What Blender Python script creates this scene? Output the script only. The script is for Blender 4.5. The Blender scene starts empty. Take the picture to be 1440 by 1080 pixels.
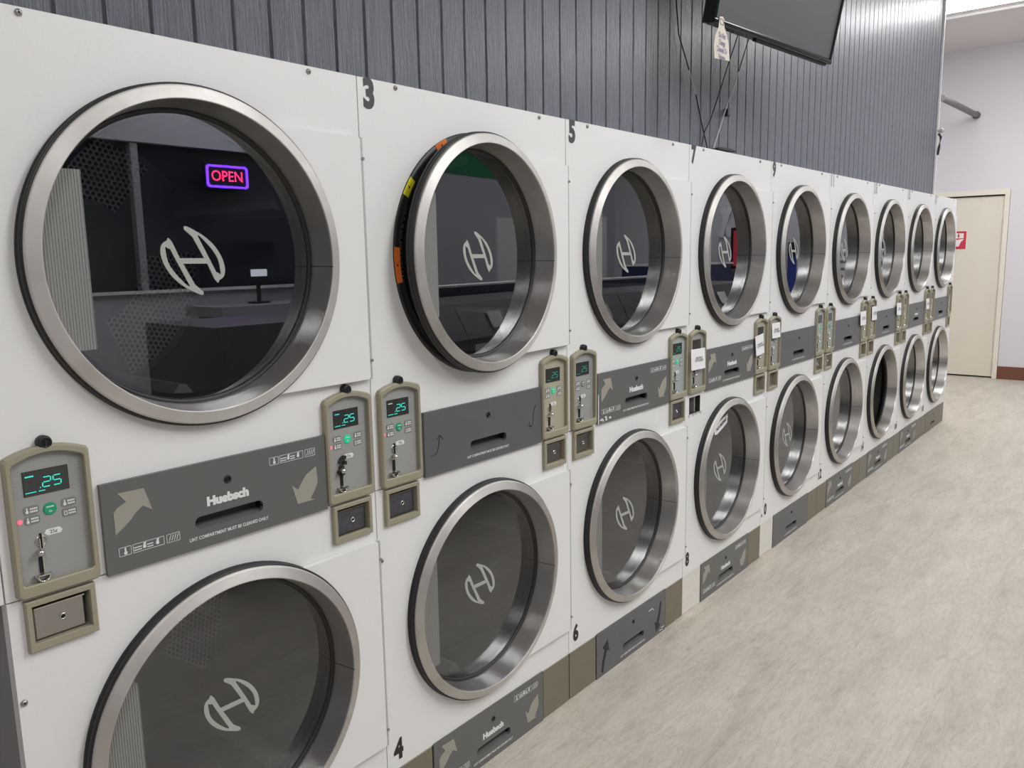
import bpy, math, random
from math import sin, cos, pi, radians, sqrt, atan2
from mathutils import Vector, Matrix
from mathutils.geometry import tessellate_polygon
random.seed(7)
SC = bpy.context.scene
COL = SC.collection

# ------------------------------------------------------------------ materials
def new_mat(name):
    m = bpy.data.materials.new(name); m.use_nodes = True
    nt = m.node_tree; b = nt.nodes['Principled BSDF']
    return m, nt, b
def N(nt, typ, **kw):
    n = nt.nodes.new(typ)
    for k, v in kw.items():
        if k in n.inputs: n.inputs[k].default_value = v
        else: setattr(n, k, v)
    return n
def plain(name, col, rough=.5, metal=0, spec=.5, bump=0, bscale=200, var=0, vscale=6):
    m, nt, b = new_mat(name)
    b.inputs['Base Color'].default_value = (*col, 1)
    b.inputs['Roughness'].default_value = rough
    b.inputs['Metallic'].default_value = metal
    b.inputs['Specular IOR Level'].default_value = spec
    if bump or var:
        tc = N(nt, 'ShaderNodeTexCoord')
    if bump:
        n = N(nt, 'ShaderNodeTexNoise', Scale=bscale, Detail=3.0)
        nt.links.new(tc.outputs['Object'], n.inputs['Vector'])
        bp = N(nt, 'ShaderNodeBump', Strength=bump, Distance=.002)
        nt.links.new(n.outputs['Fac'], bp.inputs['Height']); nt.links.new(bp.outputs['Normal'], b.inputs['Normal'])
    if var:
        n = N(nt, 'ShaderNodeTexNoise', Scale=vscale, Detail=6.0, Roughness=.65)
        nt.links.new(tc.outputs['Object'], n.inputs['Vector'])
        mx = N(nt, 'ShaderNodeMix', data_type='RGBA')
        mx.inputs[6].default_value = (*[c * (1 - var) for c in col], 1)
        mx.inputs[7].default_value = (*[min(1, c * (1 + var)) for c in col], 1)
        nt.links.new(n.outputs['Fac'], mx.inputs[0]); nt.links.new(mx.outputs[2], b.inputs['Base Color'])
    return m
def emis(name, col, strength, base=(0, 0, 0)):
    m, nt, b = new_mat(name)
    b.inputs['Base Color'].default_value = (*base, 1)
    b.inputs['Emission Color'].default_value = (*col, 1)
    b.inputs['Emission Strength'].default_value = strength
    return m
M = {}
M['enamel'] = plain('white_enamel', (.80, .80, .785), .33, bump=.12, bscale=90)
M['dirty_white'] = plain('dirty_white_enamel', (.72, .70, .64), .45, var=.14, vscale=30)
M['edge'] = plain('white_edge', (.80, .80, .79), .4)
M['galv'] = plain('galvanised_side', (.30, .30, .30), .5, .1, var=.1)
M['bezel'] = plain('beige_plastic', (.325, .300, .215), .45, bump=.05, bscale=400)
M['beige_face'] = plain('beige_face', (.40, .38, .29), .5)
M['green_face'] = plain('grey_green_face', (.36, .40, .38), .5)
M['face'] = plain('grey_face', (.325, .33, .315), .42)
M['groove'] = plain('face_groove', (.30, .31, .31), .5)
M['lint'] = plain('lint_panel_grey', (.125, .130, .125), .42, var=.06)
M['lint_plain'] = plain('lint_panel_dark', (.115, .118, .124), .4, var=.12, vscale=14)
M['filler'] = plain('beige_filler', (.185, .166, .118), .5, var=.16, vscale=9)
M['filler_grey'] = plain('grey_beige_filler', (.19, .18, .145), .5, var=.08)
M['tan'] = plain('tan_print', (.335, .322, .268), .5)
M['grey_print'] = plain('grey_print', (.22, .22, .205), .5)
M['black'] = plain('black_rubber', (.012, .012, .013), .45)
M['gloss_black'] = plain('gloss_black', (.008, .008, .009), .12)
M['ink'] = plain('black_ink', (.02, .02, .022), .55)
M['decal'] = plain('number_ink', (.05, .05, .05), .5)
M['decal_pale'] = plain('worn_number_ink', (.40, .40, .40), .5)
M['white_print'] = plain('white_print', (.78, .79, .78), .5)
M['dark'] = plain('recess_shade', (.006, .006, .007), .8)  # near-black puts the shade of holes, slots and gaps into the colour
M['slot_in'] = plain('slot_shade', (.035, .034, .033), .6, var=.4, vscale=30)  # shade inside the finger pull and coin hole, put into the colour
M['display'] = plain('display_glass', (.040, .042, .040), .15)
M['teal'] = emis('teal_segments', (.05, .75, .62), 1.1)
M['blue_seg'] = emis('blue_segments', (.10, .60, .85), .9)
M['teal_dim'] = emis('dim_teal_segments', (.05, .60, .45), .45)
M['green_btn'] = plain('green_button', (.012, .34, .16), .4)
M['green_lit'] = emis('lit_green_button', (.01, .62, .30), .35, (.01, .4, .2))
M['pink'] = emis('pink_led', (1.0, .18, .25), .75, (.5, .1, .12))
M['btn'] = plain('button_grey', (.20, .205, .205), .5)
M['chrome'] = plain('chrome', (.62, .60, .57), .18, 1)
M['coin_steel'] = plain('coin_drawer_steel', (.40, .39, .37), .3, 1, bump=.15, bscale=60)
M['coin_dark'] = plain('tarnished_drawer', (.16, .16, .18), .4, .8, var=.6, vscale=60)
M['handle'] = plain('ribbed_grey_plastic', (.235, .24, .232), .5)
M['logo'] = plain('logo_print', (.40, .41, .38), .5)
M['paper'] = plain('paper', (.82, .81, .82), .8)
M['tag'] = plain('cream_tag', (.66, .62, .52), .8, var=.06, vscale=40)
M['purple_ink'] = plain('purple_ink', (.22, .18, .34), .7)
M['orange'] = plain('orange_sticker', (.85, .20, .03), .5)
M['yellow'] = plain('yellow_sticker', (.75, .70, .02), .5)
M['drum_back'] = plain('drum_back_steel', (.30, .30, .28), .45, .6, var=.25, vscale=7)
M['drum_wall'] = plain('drum_wall_steel', (.16, .16, .155), .40, .75, var=.2, vscale=5)
M['wall'] = plain('lavender_grey_paint', (.69, .67, .705), .7, bump=.05, bscale=120)
M['wall_dark'] = plain('grey_paint', (.50, .50, .54), .7)
M['ceil'] = plain('ceiling_board', (.78, .735, .725), .85, bump=.1, bscale=60)
M['trim_white'] = plain('white_trim', (.85, .84, .83), .45)
M['cream'] = plain('cream_door_paint', (.76, .71, .605), .4, var=.03, vscale=3)
M['cream2'] = plain('cream_frame_paint', (.80, .75, .65), .4)
M['brown'] = plain('brown_vinyl_base', (.17, .062, .038), .5, var=.15)
M['red'] = plain('red_print', (.60, .035, .07), .5)
M['sign_white'] = plain('sign_white', (.85, .78, .76), .5)
M['pipe'] = plain('grey_pipe', (.13, .125, .13), .5)
M['screen'] = plain('tv_screen', (.082, .079, .087), .42, spec=.6)  # grey base colour stands in for the room reflected in the screen
M['cable_white'] = plain('white_cable', (.6, .6, .6), .5)
M['blue'] = plain('navy_blue', (.012, .022, .10), .4)
M['blue_deco'] = plain('blue_foam', (.02, .05, .32), .5)
M['green'] = plain('green_banner', (.01, .22, .09), .6)
M['washer'] = plain('dark_grey_metal', (.12, .122, .128), .4, .2)
M['window_black'] = plain('night_glass', (.022, .024, .036), .1)
M['mullion'] = plain('mullion_grey', (.34, .34, .37), .5)
M['silver'] = plain('silver_foil', (.86, .86, .90), .35, .0, bump=.4, bscale=40)
M['lit_red'] = emis('lit_red', (.85, .03, .09), .9)
M['lit_white'] = emis('lit_white', (.75, .90, .95), 1.0)
M['neon_red'] = emis('neon_red', (1.0, .02, .12), 18)
M['neon_blue'] = emis('neon_blue', (.10, .02, 1.0), 26)
M['monitor_glow'] = emis('monitor_glow', (.8, .85, .9), 3)
M['tube'] = emis('fluorescent_diffuser', (.985, .99, .985), 28)
M['screw'] = plain('screw_steel', (.40, .39, .38), .35, .9)
M['hinge'] = plain('hinge_metal', (.55, .55, .54), .4, .3)

def steel(name, rough):
    m, nt, b = new_mat(name)
    b.inputs['Metallic'].default_value = 1
    b.inputs['Roughness'].default_value = rough
    b.inputs['Anisotropic'].default_value = .55
    b.inputs['Anisotropic Rotation'].default_value = .25
    tg = N(nt, 'ShaderNodeTangent', direction_type='RADIAL', axis='Y')
    nt.links.new(tg.outputs[0], b.inputs['Tangent'])
    tc = N(nt, 'ShaderNodeTexCoord')
    n = N(nt, 'ShaderNodeTexNoise', Scale=14.0, Detail=5.0)
    nt.links.new(tc.outputs['Object'], n.inputs['Vector'])
    r = N(nt, 'ShaderNodeValToRGB')
    r.color_ramp.elements[0].position = .3; r.color_ramp.elements[0].color = (.58, .56, .53, 1)
    r.color_ramp.elements[1].position = .7; r.color_ramp.elements[1].color = (.68, .665, .64, 1)
    nt.links.new(n.outputs['Fac'], r.inputs[0]); nt.links.new(r.outputs[0], b.inputs['Base Color'])
    return m
M['steel'] = steel('brushed_steel', .34); M['steel_face'] = steel('satin_steel', .60)

def glass():
    m, nt, b = new_mat('door_glass'); nt.nodes.remove(b)
    out = nt.nodes['Material Output']
    gl = N(nt, 'ShaderNodeBsdfGlossy', Roughness=.0); gl.inputs['Color'].default_value = (.93, .95, 1, 1)
    tr = N(nt, 'ShaderNodeBsdfTransparent'); tr.inputs['Color'].default_value = (.78, .80, .80, 1)
    fr = N(nt, 'ShaderNodeFresnel', IOR=2.15)
    ge = N(nt, 'ShaderNodeNewGeometry')
    inv = N(nt, 'ShaderNodeMath', operation='SUBTRACT'); inv.inputs[0].default_value = 1
    mu = N(nt, 'ShaderNodeMath', operation='MULTIPLY')
    mx = N(nt, 'ShaderNodeMixShader')
    L = nt.links.new
    L(ge.outputs['Backfacing'], inv.inputs[1]); L(fr.outputs[0], mu.inputs[0]); L(inv.outputs[0], mu.inputs[1])
    L(mu.outputs[0], mx.inputs[0]); L(tr.outputs[0], mx.inputs[1]); L(gl.outputs[0], mx.inputs[2]); L(mx.outputs[0], out.inputs[0])
    return m
M['glass'] = glass()

def perforated(name, col):
    m, nt, b = new_mat(name)
    b.inputs['Roughness'].default_value = .4; b.inputs['Metallic'].default_value = .7
    uv = N(nt, 'ShaderNodeUVMap'); L = nt.links.new
    P = .0135
    def grid(off):
        v = N(nt, 'ShaderNodeVectorMath', operation='ADD'); v.inputs[1].default_value = off
        L(uv.outputs[0], v.inputs[0])
        d = N(nt, 'ShaderNodeVectorMath', operation='DIVIDE'); d.inputs[1].default_value = (P, P * 1.732, 1)
        L(v.outputs[0], d.inputs[0])
        f = N(nt, 'ShaderNodeVectorMath', operation='FRACTION'); L(d.outputs[0], f.inputs[0])
        s = N(nt, 'ShaderNodeVectorMath', operation='SUBTRACT'); s.inputs[1].default_value = (.5, .5, 0); L(f.outputs[0], s.inputs[0])
        k = N(nt, 'ShaderNodeVectorMath', operation='MULTIPLY'); k.inputs[1].default_value = (P, P * 1.732, 0); L(s.outputs[0], k.inputs[0])
        l = N(nt, 'ShaderNodeVectorMath', operation='LENGTH'); L(k.outputs[0], l.inputs[0])
        return l.outputs['Value']
    mn = N(nt, 'ShaderNodeMath', operation='MINIMUM')
    L(grid((10, 10, 0)), mn.inputs[0]); L(grid((10 + P / 2, 10 + P * .866, 0)), mn.inputs[1])
    lt = N(nt, 'ShaderNodeMath', operation='LESS_THAN'); lt.inputs[1].default_value = .0046
    L(mn.outputs[0], lt.inputs[0])
    mx = N(nt, 'ShaderNodeMix', data_type='RGBA')
    mx.inputs[6].default_value = (*col, 1); mx.inputs[7].default_value = (.004, .004, .004, 1)
    L(lt.outputs[0], mx.inputs[0]); L(mx.outputs[2], b.inputs['Base Color'])
    sb = N(nt, 'ShaderNodeMath', operation='MULTIPLY_ADD'); sb.inputs[1].default_value = -.7; sb.inputs[2].default_value = .7
    L(lt.outputs[0], sb.inputs[0]); L(sb.outputs[0], b.inputs['Metallic'])
    return m
M['perf'] = perforated('perforated_drum_steel', (.72, .69, .62))

def floor_mat():
    m, nt, b = new_mat('vinyl_tile'); L = nt.links.new
    tc = N(nt, 'ShaderNodeTexCoord')
    mp = N(nt, 'ShaderNodeMapping'); mp.inputs['Scale'].default_value = (.8, 3.6, 1)
    L(tc.outputs['Object'], mp.inputs['Vector'])
    n1 = N(nt, 'ShaderNodeTexNoise', Scale=2.6, Detail=8.0, Roughness=.62, Distortion=.6); L(mp.outputs[0], n1.inputs['Vector'])
    n2 = N(nt, 'ShaderNodeTexNoise', Scale=11.0, Detail=9.0, Roughness=.74, Distortion=1.5); L(mp.outputs[0], n2.inputs['Vector'])
    r1 = N(nt, 'ShaderNodeValToRGB')
    e = r1.color_ramp.elements
    e[0].position = .30; e[0].color = (.490, .450, .390, 1); e[1].position = .72; e[1].color = (.65, .60, .53, 1)
    x = e.new(.5); x.color = (.575, .53, .465, 1)
    L(n1.outputs['Fac'], r1.inputs[0])
    r2 = N(nt, 'ShaderNodeValToRGB')
    e = r2.color_ramp.elements
    e[0].position = .34; e[0].color = (.70, .675, .64, 1); e[1].position = .62; e[1].color = (1.0, 1.0, 1.0, 1)
    x = e.new(.46); x.color = (.88, .865, .84, 1)
    L(n2.outputs['Fac'], r2.inputs[0])
    mu = N(nt, 'ShaderNodeMix', data_type='RGBA', blend_type='MULTIPLY'); mu.inputs[0].default_value = .75
    L(r1.outputs[0], mu.inputs[6]); L(r2.outputs[0], mu.inputs[7])
    # a few dark veins
    n3 = N(nt, 'ShaderNodeTexNoise', Scale=5.5, Detail=10.0, Roughness=.7, Distortion=2.2); L(mp.outputs[0], n3.inputs['Vector'])
    r3 = N(nt, 'ShaderNodeValToRGB'); e = r3.color_ramp.elements
    e[0].position = .485; e[0].color = (1, 1, 1, 1); e[1].position = .515; e[1].color = (1, 1, 1, 1)
    x = e.new(.5); x.color = (.72, .69, .65, 1)
    L(n3.outputs['Fac'], r3.inputs[0])
    mv = N(nt, 'ShaderNodeMix', data_type='RGBA', blend_type='MULTIPLY'); mv.inputs[0].default_value = .8
    L(mu.outputs[2], mv.inputs[6]); L(r3.outputs[0], mv.inputs[7])
    br = N(nt, 'ShaderNodeTexBrick', offset=.5)
    br.inputs['Scale'].default_value = 1; br.inputs['Brick Width'].default_value = .61; br.inputs['Row Height'].default_value = .457
    br.inputs['Mortar Size'].default_value = .0011; br.inputs['Mortar Smooth'].default_value = .3
    br.inputs['Color1'].default_value = (1, 1, 1, 1); br.inputs['Color2'].default_value = (.955, .957, .96, 1); br.inputs['Mortar'].default_value = (.72, .70, .68, 1)
    mp2 = N(nt, 'ShaderNodeMapping'); mp2.inputs['Location'].default_value = (-.26, .05, 0); L(tc.outputs['Object'], mp2.inputs['Vector'])
    L(mp2.outputs[0], br.inputs['Vector'])
    m2 = N(nt, 'ShaderNodeMix', data_type='RGBA', blend_type='MULTIPLY'); m2.inputs[0].default_value = .8
    L(mv.outputs[2], m2.inputs[6]); L(br.outputs['Color'], m2.inputs[7]); L(m2.outputs[2], b.inputs['Base Color'])
    b.inputs['Roughness'].default_value = .42
    bp = N(nt, 'ShaderNodeBump', Strength=.12, Distance=.002); L(n2.outputs['Fac'], bp.inputs['Height']); L(bp.outputs[0], b.inputs['Normal'])
    return m
M['floor'] = floor_mat()

def panel_mat():
    m, nt, b = new_mat('painted_wood_panelling'); L = nt.links.new
    tc = N(nt, 'ShaderNodeTexCoord')
    mp = N(nt, 'ShaderNodeMapping'); mp.inputs['Scale'].default_value = (90, 1, 3.2); L(tc.outputs['Object'], mp.inputs['Vector'])
    n1 = N(nt, 'ShaderNodeTexNoise', Scale=2.6, Detail=6.0, Roughness=.6, Distortion=1.2); L(mp.outputs[0], n1.inputs['Vector'])
    mp2 = N(nt, 'ShaderNodeMapping'); mp2.inputs['Scale'].default_value = (42, 1, 7); L(tc.outputs['Object'], mp2.inputs['Vector'])
    n2 = N(nt, 'ShaderNodeTexNoise', Scale=3.0, Detail=4.0, Roughness=.7); L(mp2.outputs[0], n2.inputs['Vector'])
    mp3 = N(nt, 'ShaderNodeMapping'); mp3.inputs['Scale'].default_value = (11.82, 0, 0); L(tc.outputs['Object'], mp3.inputs['Vector'])
    wn = N(nt, 'ShaderNodeTexNoise', Scale=1.0, Detail=0.0); L(mp3.outputs[0], wn.inputs['Vector'])
    r = N(nt, 'ShaderNodeValToRGB'); e = r.color_ramp.elements
    e[0].position = .3; e[0].color = (.150, .160, .190, 1); e[1].position = .7; e[1].color = (.235, .248, .285, 1)
    L(n1.outputs['Fac'], r.inputs[0])
    mx = N(nt, 'ShaderNodeMix', data_type='RGBA', blend_type='MULTIPLY'); mx.inputs[0].default_value = .5
    L(r.outputs[0], mx.inputs[6]); L(wn.outputs['Fac'], mx.inputs[7])
    L(r.outputs[0], b.inputs['Base Color'])
    b.inputs['Roughness'].default_value = .33
    ad = N(nt, 'ShaderNodeMath', operation='MULTIPLY_ADD'); ad.inputs[1].default_value = .5
    L(n2.outputs['Fac'], ad.inputs[0]); L(n1.outputs['Fac'], ad.inputs[2])
    bp = N(nt, 'ShaderNodeBump', Strength=1.0, Distance=.011); L(ad.outputs[0], bp.inputs['Height']); L(bp.outputs[0], b.inputs['Normal'])
    return m
M['panelling'] = panel_mat()

# ------------------------------------------------------------------ mesh builder
class MB:
    def __init__(s): s.v = []; s.f = []; s.m = []; s.mats = []; s.sm = []; s.uv = {}
    def mi(s, mat):
        if mat not in s.mats: s.mats.append(mat)
        return s.mats.index(mat)
    def face(s, pts, mat, smooth=False, uv=None):
        i = len(s.v); s.v += [tuple(p) for p in pts]; s.f.append(tuple(range(i, i + len(pts)))); s.m.append(s.mi(mat)); s.sm.append(smooth)
        if uv: s.uv[len(s.f) - 1] = uv
    def grid(s, rows, mat, close=False, smooth=True, uv=None, flip=False):
        i = len(s.v); n = len(rows[0]); mi = s.mi(mat)
        for r in rows: s.v += [tuple(p) for p in r]
        for a in range(len(rows) - 1):
            for b in range(n if close else n - 1):
                c = (b + 1) % n
                q = (i + a * n + b, i + a * n + c, i + (a + 1) * n + c, i + (a + 1) * n + b)
                if flip: q = q[::-1]
                s.f.append(q); s.m.append(mi); s.sm.append(smooth)
                if uv:
                    u = (uv(a, b), uv(a, b + 1), uv(a + 1, b + 1), uv(a + 1, b)); s.uv[len(s.f) - 1] = u[::-1] if flip else u
    def box(s, x0, x1, y0, y1, z0, z1, mat, bev=0, mats=None):
        if bev:
            # chamfer the front (-y) edges
            b = bev
            F = [(x0 + b, y0, z0 + b), (x1 - b, y0, z0 + b), (x1 - b, y0, z1 - b), (x0 + b, y0, z1 - b)]
            G = [(x0, y0 + b, z0), (x1, y0 + b, z0), (x1, y0 + b, z1), (x0, y0 + b, z1)]
            H = [(x0, y1, z0), (x1, y1, z0), (x1, y1, z1), (x0, y1, z1)]
            s.face(F, mat); s.face(H[::-1], mat)
            for A, B in ((F, G), (G, H)):
                for i in range(4):
                    j = (i + 1) % 4; s.face((A[i], B[i], B[j], A[j]), mat)
            return
        p = [(x0, y0, z0), (x1, y0, z0), (x1, y0, z1), (x0, y0, z1), (x0, y1, z0), (x1, y1, z0), (x1, y1, z1), (x0, y1, z1)]
        for q in ((0, 1, 2, 3), (5, 4, 7, 6), (4, 0, 3, 7), (1, 5, 6, 2), (3, 2, 6, 7), (4, 5, 1, 0)):
            s.face([p[k] for k in q], mat)
    def lathe(s, prof, mat, n=96, cx=0, cz=0, smooth=True, a0=0, a1=2 * pi):
        full = abs(a1 - a0 - 2 * pi) < 1e-6
        k = n if full else n + 1
        rows = [[(cx + r * cos(a0 + (a1 - a0) * j / n), y, cz + r * sin(a0 + (a1 - a0) * j / n)) for j in range(k)] for r, y in prof]
        s.grid(rows, mat, close=full, smooth=smooth)
    def disc(s, r, y, mat, cx=0, cz=0, n=24, face=-1):
        p = [(cx + r * cos(2 * pi * j / n), y, cz + r * sin(2 * pi * j / n)) for j in range(n)]
        s.face(p if face < 0 else p[::-1], mat)
    def knob(s, r, y0, y1, mat, cx=0, cz=0, n=20, bev=.3):
        b = min(r * bev, abs(y1 - y0) * .5)
        s.lathe([(r, y1), (r, y0 + b), (r - b, y0)], mat, n, cx, cz); s.disc(r - b, y0, mat, cx, cz, n)
    def poly(s, loops, mat, y=0, t=.0015):
        """flat extruded shape, front at y-t; loops = [outer, hole, ...] in (x,z)"""
        L = [[Vector((p[0], p[1], 0)) for p in l] for l in loops]
        flat = [p for l in L for p in l]
        for tri in tessellate_polygon(L):
            a, b, c = (flat[k] for k in tri)
            if (b - a).cross(c - a).z < 0: b, c = c, b
            s.face([(q.x, y - t, q.y) for q in (a, b, c)], mat)
            s.face([(q.x, y, q.y) for q in (a, c, b)], mat)
        for l in loops:
            for k in range(len(l)):
                p, q = l[k], l[(k + 1) % len(l)]
                s.face([(p[0], y - t, p[1]), (p[0], y, p[1]), (q[0], y, q[1]), (q[0], y - t, q[1])], mat)
    def tube(s, pts, r, mat, n=8, cap=True):
        P = [Vector(p) for p in pts]; rows = []
        for i, p in enumerate(P):
            d = (P[min(i + 1, len(P) - 1)] - P[max(i - 1, 0)]).normalized()
            u = d.cross(Vector((0, 0, 1)))
            if u.length < .05: u = d.cross(Vector((0, 1, 0)))
            u.normalize(); w = d.cross(u)
            rows.append([p + (u * cos(2 * pi * j / n) + w * sin(2 * pi * j / n)) * r for j in range(n)])
        s.grid(rows, mat, close=True)
        if cap: s.face(rows[0], mat); s.face(rows[-1][::-1], mat)
    def shift(s, dx=0, dy=0, dz=0): s.v = [(a + dx, b + dy, c + dz) for a, b, c in s.v]; return s
    def mesh(s, name):
        me = bpy.data.meshes.new(name); me.from_pydata(s.v, [], s.f)
        for m in s.mats: me.materials.append(M[m])
        me.polygons.foreach_set('material_index', s.m); me.polygons.foreach_set('use_smooth', s.sm)
        if s.uv:
            ul = me.uv_layers.new(name='UVMap')
            for fi, u in s.uv.items():
                for li, c in zip(me.polygons[fi].loop_indices, u): ul.data[li].uv = c
        me.validate(); me.update()
        return me
CACHE = {}
def cached(key, fn, name):
    if key not in CACHE:
        r = fn(); CACHE[key] = r.mesh(name) if isinstance(r, MB) else r
    return CACHE[key]
def put(name, me, parent=None, loc=(0, 0, 0), rotz=0, label=None):
    if isinstance(me, MB): me = me.mesh(name)
    o = bpy.data.objects.new(name, me); COL.objects.link(o); o.parent = parent
    o.location = loc; o.rotation_euler = (0, 0, rotz)
    if label: o['label'] = label
    return o
def thing(name, label, cat, loc=(0, 0, 0), group=None, me=None, rot=(0, 0, 0)):
    if isinstance(me, MB): me = me.mesh(name)
    o = bpy.data.objects.new(name, me); COL.objects.link(o); o.location = loc; o.rotation_euler = rot
    o['label'] = label; o['category'] = cat
    if group: o['group'] = group
    return o
def struct(name, me, label, cat):
    o = put(name, me); o['kind'] = 'structure'; o['label'] = label; o['category'] = cat; return o

DG = None
def text_mb(body, size, mat, w=1.0, bold=0.0, t=.0006, shear=0, align='CENTER', y=0):
    """lettering lying in the XZ plane, facing -y, as an MB"""
    cu = bpy.data.curves.new('t', 'FONT'); cu.body = body; cu.size = size; cu.offset = bold; cu.shear = shear
    cu.align_x = align; cu.align_y = 'CENTER'; cu.resolution_u = 3; cu.fill_mode = 'FRONT'; cu.space_line = .9
    ob = bpy.data.objects.new('t', cu); COL.objects.link(ob)
    dg = bpy.context.evaluated_depsgraph_get(); dg.update()
    me = bpy.data.meshes.new_from_object(ob.evaluated_get(dg))
    mb = MB()
    for p in me.polygons:
        mb.face([(me.vertices[k].co.x * w, y - t, me.vertices[k].co.y) for k in p.vertices], mat)
    bpy.data.objects.remove(ob); bpy.data.curves.remove(cu); bpy.data.meshes.remove(me)
    return mb
def merge(a, b, dx=0, dz=0):
    i = len(a.v); a.v += [(x + dx, y, z + dz) for x, y, z in b.v]
    for f, m, sm in zip(b.f, b.m, b.sm):
        a.f.append(tuple(k + i for k in f)); a.m.append(a.mi(b.mats[m])); a.sm.append(sm)
    return a
def smooth_loop(p, n=4):
    o = []; k = len(p)
    for i in range(k):
        a, b, c, d = (Vector(p[(i + j - 1) % k]) for j in range(4))
        for s in range(n):
            t = s / n
            o.append(.5 * ((2 * b) + (c - a) * t + (2 * a - 5 * b + 4 * c - d) * t * t + (3 * b - a - 3 * c + d) * t ** 3))
    return [(v.x, v.y) for v in o]
def rrect(x0, x1, z0, z1, r, n=5):
    o = []
    for cx, cz, a in ((x1 - r, z1 - r, 0), (x0 + r, z1 - r, 90), (x0 + r, z0 + r, 180), (x1 - r, z0 + r, 270)):
        for k in range(n + 1): o.append((cx + r * cos(radians(a + 90 * k / n)), cz + r * sin(radians(a + 90 * k / n))))
    return o

# ------------------------------------------------------------------ dryer dimensions (metres, local to a stack)
W, H, ZB, ZM = .80, 1.866, .165, .9135
CX, UZ, LZ = .402, 1.470, .535

def front_panel(upper):
    mb = MB(); x0, x1 = .0015, .7985
    z0, z1 = (ZM + .0012, H) if upper else (ZB, ZM - .0012)
    cz = UZ if upper else LZ; h = .318 if upper else .2965; R = .2985 if upper else .294
    def rect(a, b, c, d):
        if b - a > 1e-6 and d - c > 1e-6: mb.face([(a, 0, c), (b, 0, c), (b, 0, d), (a, 0, d)], 'enamel')
    zz = cz - h if upper else z0
    rect(x0, CX - h, zz, cz + h); rect(CX + h, x1, zz, cz + h)
    if not upper: rect(CX - h, CX + h, z0, cz - h)
    else:                                                       # openings behind the lint panel's finger pull
        rect(x0, x1, z0, .9475); rect(x0, x1, .9745, zz); rect(x0, .333, .9475, .9745); rect(.489, x1, .9475, .9745)
    if upper: rect(x0, x1, cz + h, z1)
    else:
        za, zb = .832, .899
        rect(x0, x1, cz + h, za); rect(x0, x1, zb, z1)
        for a, b in ((x0, .034), (.130, .676), (.772, x1)): rect(a, b, za, zb)
    n = 96; A = []; B = []
    for j in range(n):
        a = 2 * pi * j / n; c, s_ = cos(a), sin(a); k = h / max(abs(c), abs(s_))
        A.append((CX + R * c, 0, cz + R * s_)); B.append((CX + k * c, 0, cz + k * s_))
    mb.grid([A, B], 'enamel', close=True, smooth=False, flip=True)
    # hole lip and outer returns
    mb.grid([[(p[0], .025, p[2]) for p in A], A], 'edge', close=True, flip=True)
    P = [(x0, z0), (x1, z0), (x1, z1), (x0, z1)]
    for k in range(4):
        p, q = P[k], P[(k + 1) % 4]
        mb.face([(p[0], 0, p[1]), (p[0], .024, p[1]), (q[0], .024, q[1]), (q[0], 0, q[1])], 'edge')
    return mb
def cabinet():
    mb = MB(); x0, x1, d = .003, .797, 1.02
    mb.face([(x0, .02, 0), (x0, d, 0), (x0, d, H - .004), (x0, .02, H - .004)][::-1], 'galv')
    mb.face([(x1, .02, 0), (x1, d, 0), (x1, d, H - .004), (x1, .02, H - .004)], 'galv')
    mb.face([(x0, .02, H - .004), (x1, .02, H - .004), (x1, d, H - .004), (x0, d, H - .004)], 'galv')
    mb.face([(x0, d, 0), (x1, d, 0), (x1, d, H - .004), (x0, d, H - .004)][::-1], 'galv')
    mb.face([(x0, .02, .001), (x1, .02, .001), (x1, d, .001), (x0, d, .001)][::-1], 'galv')
    mb.box(x0, x1, .016, .05, .001, ZB - .003, 'dark')           # toe plate behind the base panels
    mb.box(x0, x1, .03, .5, ZM - .012, ZM - .004, 'galv')
    return mb
def collar():
    mb = MB(); mb.lathe([(.299, .07), (.291, .066), (.289, .0), (.292, -.003), (.3125, -.003), (.3145, 0.001)], 'black'); return mb
def drum():
    mb = MB(); R, y0, y1 = .312, .075, .55; n = 72
    rows = [[(R * cos(2 * pi * j / n), y, R * sin(2 * pi * j / n)) for j in range(n)] for y in (y0, .16, .45, y1)]
    mb.grid(rows, 'drum_wall', close=True)
    # back plate : plain hub and spokes, perforated sectors between
    def sect(a0, a1, r0, r1, mat):
        k = 10; rr = []
        for r in (r0, r1): rr.append([(r * cos(a0 + (a1 - a0) * j / k), y1, r * sin(a0 + (a1 - a0) * j / k)) for j in range(k + 1)])
        mb.grid(rr, mat, smooth=False, uv=lambda a, b: (rr[a][b][0], rr[a][b][2]))
    for k in range(3):
        a = radians(120 * k)
        sect(a, a + radians(74), .150, .295, 'perf'); sect(a + radians(74), a + radians(120), .150, .295, 'drum_back')
        sect(a, a + radians(120), .295, R, 'drum_back'); sect(a, a + radians(120), .001, .150, 'drum_back')
    for k in range(3):                                          # lifters
        a = radians(97 + 120 * k); A = []
        for y in (y0 + .02, y1 - .01):
            A.append([((R - dr) * cos(a + da), y, (R - dr) * sin(a + da)) for da, dr in ((-.17, .004), (-.03, .062), (.03, .062), (.17, .004))])
        mb.grid(A, 'drum_back', smooth=False); mb.face(A[0], 'drum_back'); mb.face(A[1], 'drum_back')
    return mb
HX = .388                                                       # hinge axis from door centre
def door_plate():
    mb = MB(); r = .290; top = .268; a = math.asin(top / r)
    pts = [(r * cos(a - 2 * a * k / 24), r * sin(a - 2 * a * k / 24)) for k in range(25)]
    out = [pts[-1]] + rrect(.30, HX, -top, top, .006)[-6:] + rrect(.30, HX, -top, top, .006)[:6] + [pts[0]]
    lp = pts + [(HX - .004, -top), (HX, -top + .004), (HX, top - .004), (HX - .004, top)]
    lp = lp[::-1]
    mb.poly([lp[::-1]], 'enamel', y=-.001, t=.013)
    return mb.shift(-HX, 0, -.009)
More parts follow.
